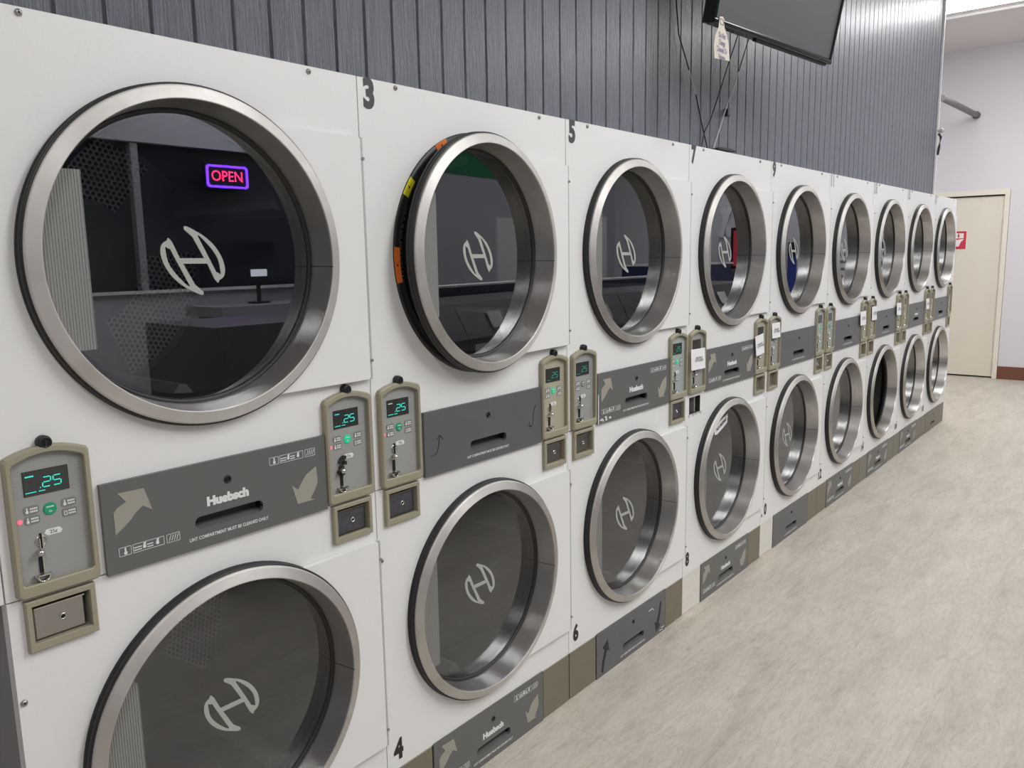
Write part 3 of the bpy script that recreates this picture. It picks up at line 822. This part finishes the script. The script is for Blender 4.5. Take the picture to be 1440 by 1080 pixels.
notice(5.415, 5.530, 1.026, 1.108, -.0175, 'white paper notice on the panel pair between dryers 13 and 15', tilt=.04)
notice(6.252, 6.350, 1.016, 1.096, -.0175, 'white paper notice farthest along the row, between dryers 15 and 17', tilt=-.03)
# torn strip on the lower glass of 7/8
mb = MB(); e = [(-.066, -.034), (-.045, -.036), (.0, -.022), (.058, .0), (.060, .012), (.056, .016), (.066, .026), (.058, .030), (.064, .040), (.02, .030), (-.040, .012), (-.070, -.010)]
mb.poly([e], 'silver', 0, .0008)
o = thing('taped_strip', 'torn pale strip of tape with handwriting on the lower glass of dryer 8', 'tape', (2.813, .0340, .722), None, mb)
t = text_mb('NO DRYING', .019, 'ink', .95, .0006, y=-.0016, t=.0002); c, s_ = cos(.34), sin(.34)
t.v = [(x * c - z * s_ - .004, y, x * s_ + z * c + .001) for x, y, z in t.v]
put('handwriting', t, o)

# ------------------------------------------------------------------ the room
CE = 3.63
mb = MB(); mb.face([(-4, -5.6, 0), (11, -5.6, 0), (11, 1.6, 0), (-4, 1.6, 0)], 'floor'); mb.box(-4, 11, -5.6, 1.6, -.1, -.001, 'ceil')
struct('floor', mb, 'pale greige mottled vinyl tile floor', 'floor')
mb = MB(); mb.box(-3.2, 10.3, -5.3, 1.45, CE, CE + .1, 'ceil'); struct('ceiling', mb, 'pale ceiling at the far top right', 'ceiling')
mb = MB(); mb.box(8.462, 8.492, -5.2, 1.3, CE - .022, CE - .0005, 'trim_white'); struct('trim_1', mb, 'white ceiling trim strip beyond the light', 'trim')
# panelled bulkhead over the dryers
mb = MB(); P = .0846; ph = .0129; xe = 6.468; y0 = .032
x = ph - 36 * P
while x < xe - .02:
    a, b = x + .0045, min(x + P - .0045, xe)
    mb.face([(a, y0, 1.8675), (b, y0, 1.8675), (b, y0, CE), (a, y0, CE)], 'panelling')
    mb.face([(a, y0, 1.8675), (a, y0, CE), (a - .0015, y0 + .007, CE), (a - .0015, y0 + .007, 1.8675)], 'panelling')
    mb.face([(b, y0, 1.8675), (b + .0015, y0 + .007, 1.8675), (b + .0015, y0 + .007, CE), (b, y0, CE)], 'panelling')
    x += P
mb.box(ph - 36 * P, xe, y0 + .007, .14, 1.868, CE, 'lint_plain')
struct('wall_right', mb, 'dark blue-grey grooved wood panelling above the dryers', 'wall')
mb = MB(); mb.box(xe, xe + .020, y0 - .012, .14, 1.868, CE, 'trim_white'); struct('trim_2', mb, 'thin white corner trim at the end of the panelling', 'trim')
mb = MB(); mb.box(-3.2, 10.13, 1.3, 1.4, 0, CE, 'wall'); struct('wall_behind_dryers', mb, 'plain wall behind the dryer cabinets', 'wall')
XF = 10.03
mb = MB()
yd0, yd1, zd = .061, .960, 2.045
mb.box(XF, XF + .12, -5.3, yd0 - .05, 0, CE, 'wall'); mb.box(XF, XF + .12, yd1 + .05, 1.4, 0, CE, 'wall'); mb.box(XF, XF + .12, yd0 - .05, yd1 + .05, zd + .05, CE, 'wall')
struct('wall_far', mb, 'lavender-grey painted wall at the far end', 'wall')
mb = MB(); mb.box(XF - .012, XF, -5.2, .010, .002, .144, 'brown'); struct('baseboard_far', mb, 'brown vinyl baseboard on the far wall', 'baseboard')
d = struct('door_1', MB(), 'cream painted door in a cream frame at the far end', 'door')
mb = MB(); mb.box(XF + .022, XF + .062, yd0 + .003, yd1, .018, zd - .014, 'cream')
d.data = mb.mesh('door_1')
mb = MB()
for a, b, c, e in ((yd0 - .047, yd0, 0, zd + .055), (yd1, yd1 + .05, 0, zd + .055), (yd0, yd1, zd, zd + .055)): mb.box(XF - .014, XF + .10, a, b, c + .001, e, 'cream2')
mb.box(XF + .063, XF + .10, yd0, yd1, 0.001, zd, 'dark')  # near-black sheet behind the slab paints the shadow in the door gaps
put('door_frame', mb, d)
for z in (.23, 1.05, 1.82):
    mb = MB(); mb.tube([(XF + .014, yd0 + .006, z - .045), (XF + .014, yd0 + .006, z + .045)], .008, 'cream2', 10); mb.box(XF + .018, XF + .021, yd0 + .004, yd0 + .03, z - .05, z + .05, 'cream2'); put('door_hinge', mb, d)
# red sign on the door (faces -x)
sg = thing('door_sign', 'small red and white sign on the cream door', 'sign', (XF + .0205, .5, 1.557))
def face_x(mb):                                                 # XZ drawing facing -y  ->  faces -x, left stays left
    mb.v = [(y, -x, z) for x, y, z in mb.v]; return mb
b = MB(); b.poly([rrect(-.090, .090, -.110, .110, .004)], 'sign_white', 0, .002); put('sign_board', face_x(b), sg)
b = MB(); b.poly([rrect(-.082, .082, -.101, .101, .003)], 'red', -.002, .0008); put('red_field', face_x(b), sg)
b = MB()
b.poly([[(-.070, .022), (.055, .022), (.055, .078), (-.070, .078)]], 'sign_white', -.0028, .0006)
b.poly([[(.020, .010), (.062, .014), (.030, -.020), (.010, -.070), (-.070, -.075), (-.070, -.02), (-.02, .004)]], 'sign_white', -.0028, .0006)
b.box(-.05, -.03, -.0037, -.0034, .030, .070, 'red'); b.box(-.005, .012, -.0037, -.0034, .030, .070, 'red'); b.box(-.03, -.012, -.0037, -.0034, .048, .054, 'red')
put('sign_mark', face_x(b), sg)
# pipe on the far wall
mb = MB(); a, b_ = Vector((8.3, .392, 2.871)), Vector((XF - .03, .395, 2.916)); mb.tube([a, b_], .030, 'pipe', 14); mb.tube([b_ - Vector((.02, 0, 0)), b_ + Vector((.028, 0, 0))], .040, 'pipe', 14)
thing('pipe', 'dark grey pipe running to the far wall beyond the panelling', 'pipe', (0, 0, 0), None, mb)
# hook / knob at the trim
hk = thing('hook', 'small white and black hook on the white corner trim', 'hook', (6.478, .020, 2.325))
mb = MB(); mb.lathe([(.012, 0), (.013, -.012), (.018, -.020), (.015, -.034), (.004, -.038)], 'cable_white', 14); mb.disc(.004, -.038, 'cable_white', 0, 0, 10); put('hook_head', mb, hk, (0, 0, .016))
mb = MB(); mb.tube([(0, -.004, -.004), (0, -.02, -.03), (0, -.012, -.10), (0, -.004, -.16)], .009, 'black', 8); put('hook_strap', mb, hk)

# ------------------------------------------------------------------ television on its wall arm
th, ti = radians(5.5), radians(10.7)
dx = Vector((cos(th), -sin(th), 0)); n_ = Vector((-sin(th), -cos(th), 0)); up = Vector((0, 0, cos(ti))) + n_ * sin(ti); fr = dx.cross(up).normalized()   # fr points to the back or front
fr = -fr if fr.dot(n_) < 0 else fr
Mx = Matrix((dx, -fr, up)).transposed().to_4x4(); Mx.translation = Vector((2.114, -.22, 2.2))
tv = thing('television', 'flat black television tilted down from the panelled wall', 'television')
tv.matrix_world = Mx
TW, TH = .885, .515
mb = MB(); mb.box(0, TW, .002, .040, 0, TH, 'gloss_black'); mb.box(.10, TW - .06, .040, .075, .10, TH - .06, 'black')
mb.box(.30, TW - .02, .004, .020, -.008, 0, 'black')
put('tv_body', mb, tv)
mb = MB(); B = .011
mb.box(0, B, -.006, .002, 0, TH, 'gloss_black'); mb.box(TW - B, TW, -.006, .002, 0, TH, 'gloss_black'); mb.box(B, TW - B, -.006, .002, TH - B, TH, 'gloss_black')
mb.grid([[(x, y, z) for y, z in ((.002, 0), (-.006, .001), (-.0085, .006), (-.0075, .013), (-.004, .019), (.0, .0200))] for x in (0, TW)], 'gloss_black', flip=True)
put('tv_bezel', mb, tv)
mb = MB(); mb.face([(B, -.001, .019), (TW - B, -.001, .019), (TW - B, -.001, TH - B), (B, -.001, TH - B)], 'screen'); put('tv_screen', mb, tv)
mb = MB(); mb.box(.36, .52, .0755, .09, .15, .36, 'black'); put('mounting_plate', mb, tv)
mb = MB(); mb.box(.42, .46, .0905, .20, .28, .32, 'black'); put('bracket_arm', mb, tv)
# tag hanging on the lower-left corner of the television
tg = thing('paper_tag', 'cream bottle-shaped paper tag with purple handwriting hanging on the television corner', 'tag', (2.150, -.2335, 2.150))
s = [(-.046, -.064), (.070, -.054), (.056, .0), (.036, .030), (.022, .044), (.023, .066), (.010, .074), (-.012, .070), (-.018, .050), (-.020, .036), (-.044, .006), (-.052, -.025)]
b = MB(); b.poly([s], 'tag', 0, .0008); put('tag_card', b, tg)
b = text_mb('Do Not\nChange\nChannel Or\nVolume', .0215, 'purple_ink', .75, .0003, y=-.0012, shear=.1); b.v = [(x, y, z * 1.15) for x, y, z in b.v]; put('handwriting', b, tg, (.005, 0, -.020))
b = MB(); b.poly([rrect(-.012, .018, .046, .066, .006), rrect(-.008, .014, .050, .062, .003)[::-1]], 'grey_print', -.0009, .0006); put('tag_hole', b, tg)
# cables
def cable(name, label, segs, r):
    o = thing(name, label, 'cable', (0, 0, 0), 'cables hanging below the television')
    for pts, m in segs:
        b = MB(); b.tube(pts, r, m, 6); put('cable_run', b, o)
yw = .026
cable('cable', 'thin cable left of the crossing cables, white above and black below', [([(2.30, yw, 2.52), (2.352, yw, 2.254), (2.43, yw - .004, 2.14)], 'black'), ([(2.43, yw - .004, 2.14), (2.485, yw - .006, 2.06)], 'cable_white'), ([(2.485, yw - .006, 2.06), (2.54, yw - .004, 1.965), (2.597, yw - .004, 1.870)], 'black')], .0026)
cable('cable', 'black kinked cable in the middle of the crossing cables below the television', [([(2.86, yw - .008, 2.36), (2.76, yw - .010, 2.215), (2.672, yw - .012, 2.085), (2.60, yw - .014, 1.98), (2.55, yw - .014, 1.93), (2.527, yw - .012, 1.870)], 'black')], .0026)
cable('cable', 'straight pale cable at the right of the crossing cables below the television', [([(2.98, yw, 2.36), (2.87, yw - .004, 2.20)], 'black'), ([(2.87, yw - .004, 2.20), (2.75, yw - .004, 2.03), (2.647, yw - .004, 1.870)], 'cable_white')], .0026)
mb = MB(); mb.box(-.012, .012, -.016, 0, -.014, .014, 'black', bev=.003); thing('cable_clip', 'tiny black clip on the panelling beside the pale cable', 'clip', (2.775, .031, 2.028), None, mb)
pts = []
for k in range(40):
    a = 2 * pi * k / 20; pts.append((2.745 + .085 * cos(a), .012 + .012 * sin(a), 1.8715 + .002 * (k > 20) + .006 * (1 + cos(a)) * .5 + k * .0001))
mb = MB(); mb.tube([(2.60, .020, 1.871)] + [(2.64, .016, 1.873)] + pts, .0035, 'black', 6)
thing('coiled_cable', 'black coiled cable lying on top of dryer 7', 'cable', (0, 0, 0), None, mb)

# ------------------------------------------------------------------ ceiling lights
def fixture(x, y, lx, ly, label):
    o = thing('ceiling_light', label, 'light', (x, y, CE), 'fluorescent ceiling lights')
    b = MB(); b.box(-lx / 2, lx / 2, -ly / 2, ly / 2, -.045, -.001, 'trim_white'); put('light_housing', b, o)
    b = MB(); z = -.0455
    b.grid([[(-lx / 2 + .02, y_, z) for y_ in (-ly / 2 + .02, ly / 2 - .02)], [(-lx / 4, y_, z - .03) for y_ in (-ly / 2 + .02, ly / 2 - .02)], [(lx / 4, y_, z - .03) for y_ in (-ly / 2 + .02, ly / 2 - .02)], [(lx / 2 - .02, y_, z) for y_ in (-ly / 2 + .02, ly / 2 - .02)]], 'tube', smooth=False, flip=True)
    put('light_diffuser', b, o)
fixture(7.93, -.62, .42, 2.3, 'bright ceiling light at the far top right past the panelling')
fixture(4.9, -2.6, .42, 2.4, 'ceiling light out of view above the middle of the row')
fixture(1.9, -2.6, .42, 2.4, 'ceiling light out of view above the near dryers')
fixture(-1.2, -2.6, .42, 1.3, 'ceiling light out of view behind the camera')
fixture(9.0, -2.9, .42, 1.0, 'added ceiling light out of view, brightening the far wall and door')  # added unseen lamp to brighten the far wall and cream door
fixture(3.4, -4.2, .42, 1.4, 'ceiling light out of view over the front counter')

# ------------------------------------------------------------------ the other side of the room (seen mirrored in the glass)
YB = -5.0
mb = MB()
wx0, wx1, wz0, wz1 = .9, 5.6, 1.24, 2.42
mb.box(-3.2, wx0, YB - .12, YB, 0, CE, 'wall_dark'); mb.box(wx1, XF + .1, YB - .12, YB, 0, CE, 'wall_dark'); mb.box(wx0, wx1, YB - .12, YB, 0, wz0, 'wall_dark'); mb.box(wx0, wx1, YB - .12, YB, wz1, CE, 'wall_dark')
struct('wall_front', mb, 'grey wall opposite the dryers, mirrored in the glass', 'wall')
mb = MB(); mb.box(wx0, wx1, YB - .10, YB - .09, wz0, wz1, 'window_black')
w = struct('window_1', mb, 'dark night window mirrored in the first dryer glass', 'window')
for xm in (2.84, 4.45):
    b = MB(); b.box(xm - .03, xm + .03, YB - .09, YB - .02, wz0, wz1, 'mullion'); put('window_mullion', b, w)
b = MB(); b.box(wx0, wx1, YB - .09, YB + .04, wz0 - .025, wz0, 'trim_white'); put('window_sill', b, w)
mb = MB(); mb.box(-3.3, -3.2, -5.3, 1.4, 0, CE, 'wall_dark'); struct('wall_near', mb, 'wall behind the camera', 'wall')
# open sign
sg = thing('open_sign', 'glowing red and blue open sign mirrored in the nearest upper dryer glass', 'sign', (3.62, YB + .02, 2.19))
def face_back(mb): mb.v = [(-x, -y, z) for x, y, z in mb.v]; return mb
b = MB(); b.box(-.21, .21, -.02, .02, -.105, .105, 'black'); put('sign_case', b, sg)
b = MB(); ol = rrect(-.200, .200, -.095, .095, .03); b.poly([ol, rrect(-.183, .183, -.078, .078, .02)[::-1]], 'neon_blue', 0, .012)
put('blue_border', face_back(b).shift(0, .021, 0), sg)
b = text_mb('OPEN', .125, 'neon_red', .95, .001, y=0, t=.010); put('red_lettering', b.shift(0, .034, 0), sg)
# counter with monitors
ct = thing('counter', 'dark counter with pale top mirrored low in the nearest upper glass', 'counter', (4.2, -4.62, 0))
b = MB(); b.box(-1.0, .9, -.25, .25, 0, 1.02, 'washer'); put('counter_body', b, ct)
b = MB(); b.box(-1.1, .2, -.27, .28, 1.02, 1.10, 'mullion'); put('counter_top', b, ct)
for x, m, lab in ((4.26, 'black', 'black monitor at the right end of the mirrored counter'), (3.62, 'monitor_glow', 'small bright screen on the mirrored counter')):
    mt = thing('monitor', lab, 'monitor', (x, -4.6, 1.103))
    big = m == 'black'
    b = MB(); b.box(-.07, .07, -.06, .06, 0, .015, 'black'); b.box(-.015, .015, -.01, .01, .015, .29, 'black'); put('monitor_stand', b, mt)
    b = MB(); hw, z0, z1 = (.20, .28, .56) if big else (.10, .20, .32); b.box(-hw, hw, -.02, .02, z0, z1, 'black'); put('monitor_case', b, mt)
    b = MB(); b.box(-hw + .02, hw - .02, .0205, .023, z0 + .03, z1 - .03, 'window_black' if big else m); put('monitor_screen', b, mt)
# washers
for k in range(9):
    x0 = 1.52 + k * .68
    ws = thing('washer', 'dark front-loading washer mirrored in the dryer glass, place %s along its row' % ('first', 'second', 'third', 'fourth', 'fifth', 'sixth', 'seventh', 'eighth', 'last')[k], 'washer', (x0, -1.68, 0), 'washers opposite the dryers')
    b = MB(); b.box(0, .67, -.75, 0, .001, .95, 'washer'); put('washer_body', b, ws)
    b = MB(); sd = [(0, .95), (-.12, 1.17), (-.75, 1.17), (-.75, .951)]
    for i in range(4): p, q = sd[i], sd[(i + 1) % 4]; b.face([(.67, p[0], p[1]), (0, p[0], p[1]), (0, q[0], q[1]), (.67, q[0], q[1])][::-1], 'washer')
    b.face([(0, y_, z_) for y_, z_ in sd], 'washer'); b.face([(.67, y_, z_) for y_, z_ in sd][::-1], 'washer')
    put('washer_console', b, ws)
    b = MB(); b.lathe([(.25, 0), (.25, .02), (.22, .03), (.19, .01)], 'chrome', 40, .33, .47); b.lathe([(.19, .012), (.001, .012)], 'window_black', 32, .33, .47); put('washer_door', b, ws)
    b = MB(); b.face([(.30, -.026, .995), (.46, -.026, .995), (.46, -.084, 1.100), (.30, -.084, 1.100)], 'paper'); b.v = [(x, y + .012, z + .006) for x, y, z in b.v]; put('price_card', b, ws)
    b = MB(); b.box(.06, .20, .001, .004, .84, .91, 'paper'); put('instruction_card', b, ws)
mb = MB(); mb.box(3.0, 7.3, -2.60, -2.48, .001, 1.235, 'blue'); mb.box(3.0, 7.3, -2.62, -2.46, 1.236, 1.25, 'trim_white')
thing('divider_counter', 'navy blue divider behind the washers, mirrored in dryer 3 glass', 'counter', (0, 0, 0), None, mb)
mb = MB(); mb.box(7.45, 8.9, -3.3, -2.65, .001, 1.33, 'blue'); mb.box(7.43, 8.92, -3.32, -2.63, 1.33, 1.35, 'trim_white')
thing('service_counter', 'tall navy counter mirrored in dryer 5 glass', 'counter', (0, 0, 0), None, mb)
mb = MB(); mb.box(5.0, 10.0, YB + .002, YB + .02, 2.52, 3.2, 'green'); thing('banner', 'green banner high on the opposite wall, mirrored in dryer 3 glass', 'banner', (0, 0, 0), None, mb)
mb = MB(); mb.box(8.95, 9.75, YB + .002, YB + .04, .002, 2.0, 'trim_white'); o = struct('door_2', mb, 'white door in the opposite wall', 'door')
# far wall, right of the camera's view
mb = MB()
for r in (radians(17), radians(-17)):
    c, s_ = cos(r), sin(r); b = MB(); b.poly([[(a_ * .62, b_ * .80) for a_, b_ in ((-.05, -.26), (.05, -.26), (.06, -.2), (.05, -.1), (.06, 0), (.05, .1), (.06, .2), (.05, .26), (-.05, .26), (-.06, .2), (-.05, .1), (-.06, 0), (-.05, -.1), (-.06, -.2))]], 'silver', 0, .02)
    b.v = [(x * c - z * s_, y - (.02 if r > 0 else 0), x * s_ + z * c) for x, y, z in b.v]; merge(mb, b)
thing('foil_cross', 'crossed silver foil strips mirrored in dryer 7 glass', 'decoration', (XF, -3.24, 1.87), None, face_x(mb))
vm = thing('vending_machine', 'vending machine with a lit red and white front, mirrored in dryer 7 glass', 'vending machine', (XF - .72, -3.60, 0))
b = MB(); b.box(.0, .70, -.02, 1.12, .001, 1.25, 'washer'); put('machine_body', b, vm)
b = MB(); b.box(.3, .70, .62, 1.10, 1.25, 1.78, 'gloss_black'); put('machine_head', b, vm)
b = MB(); b.box(.29, .299, .66, 1.06, 1.29, 1.74, 'lit_red'); put('lit_panel', b, vm)
b = MB(); b.poly([smooth_loop([(-.20, .06), (-.06, .16), (.10, .10), (.12, .02), (-.02, .06), (-.10, .0)], 4)], 'lit_white', 0, .004); b.poly([smooth_loop([(-.18, -.2), (-.02, -.02), (.12, -.06), (.0, -.1), (.02, -.21)], 4)], 'lit_white', 0, .004)
put('panel_swoosh', face_x(b), vm, (.289, .86, 1.52))
ar = thing('blue_arrow', 'big blue down arrow on the far wall, mirrored in dryer 9 glass', 'decoration', (XF, -2.32, 1.20))
b = MB(); b.poly([[(0, -.36), (.13, -.16), (.055, -.16), (.055, .20), (-.055, .20), (-.055, -.16), (-.13, -.16)]], 'blue_deco', 0, .02); put('arrow_body', face_x(b), ar)
b = MB(); b.poly([[(-.055, .20), (.055, .20), (.055, .38), (-.055, .38)]], 'black', 0, .02); put('arrow_tail', face_x(b), ar)
def wall_paper(y, z, w, h, lab, dark=False, txt=None):
    o = thing('wall_sign' if dark else 'wall_paper', lab, 'sign', (XF - .001, y, z), 'papers on the far wall')
    b = MB(); b.poly([rrect(-w / 2, w / 2, -h / 2, h / 2, .004)], 'ink' if dark else 'paper', 0, .002); put('sheet', face_x(b), o)
    b = MB()
    for k in range(4):
        zz = h * (.3 - .2 * k); b.box(-w * .38, w * .36 * (1 - .1 * (k % 2)), -.0028, -.002, zz - h * .04, zz + h * .04, 'paper' if dark else 'grey_print')
    put('printed_lines', face_x(b), o)
wall_paper(-2.16, 1.27, .16, .24, 'white paper right of the blue arrow on the far wall')
wall_paper(-1.68, 1.28, .22, .45, 'white notice sheet low on the far wall, mirrored in dryer 11 glass')
wall_paper(-1.20, 1.80, .30, .40, 'white notice sheet high on the far wall, mirrored in dryer 13 glass')
wall_paper(-1.20, 1.30, .34, .52, 'black sign below the white sheet, mirrored in dryer 13 glass', True)

# ------------------------------------------------------------------ world, camera, colour
wd = bpy.data.worlds.new('World'); SC.world = wd; wd.use_nodes = True
wd.node_tree.nodes['Background'].inputs[0].default_value = (.01, .012, .02, 1); wd.node_tree.nodes['Background'].inputs[1].default_value = .3
cam = bpy.data.cameras.new('Camera'); co = bpy.data.objects.new('Camera', cam); COL.objects.link(co)
cam.sensor_width = 36; cam.sensor_fit = 'HORIZONTAL'; cam.lens = 36 * 1136.0486 / 1440; cam.clip_start = .05
r_ = Vector((.62977924, -.77658384, -.01719409)); u_ = Vector((.13205169, .08522326, .98757245)); f_ = Vector((.76546747, .62422314, -.15622105))
mx = Matrix((r_, u_, -f_)).transposed().to_4x4(); mx.translation = Vector((-.44385514, -1.44452746, 1.46538107)); co.matrix_world = mx
SC.camera = co
SC.view_settings.view_transform = 'Standard'; SC.view_settings.look = 'None'; SC.view_settings.gamma = 1; SC.view_settings.exposure = 0
SC.view_settings.use_curve_mapping = False
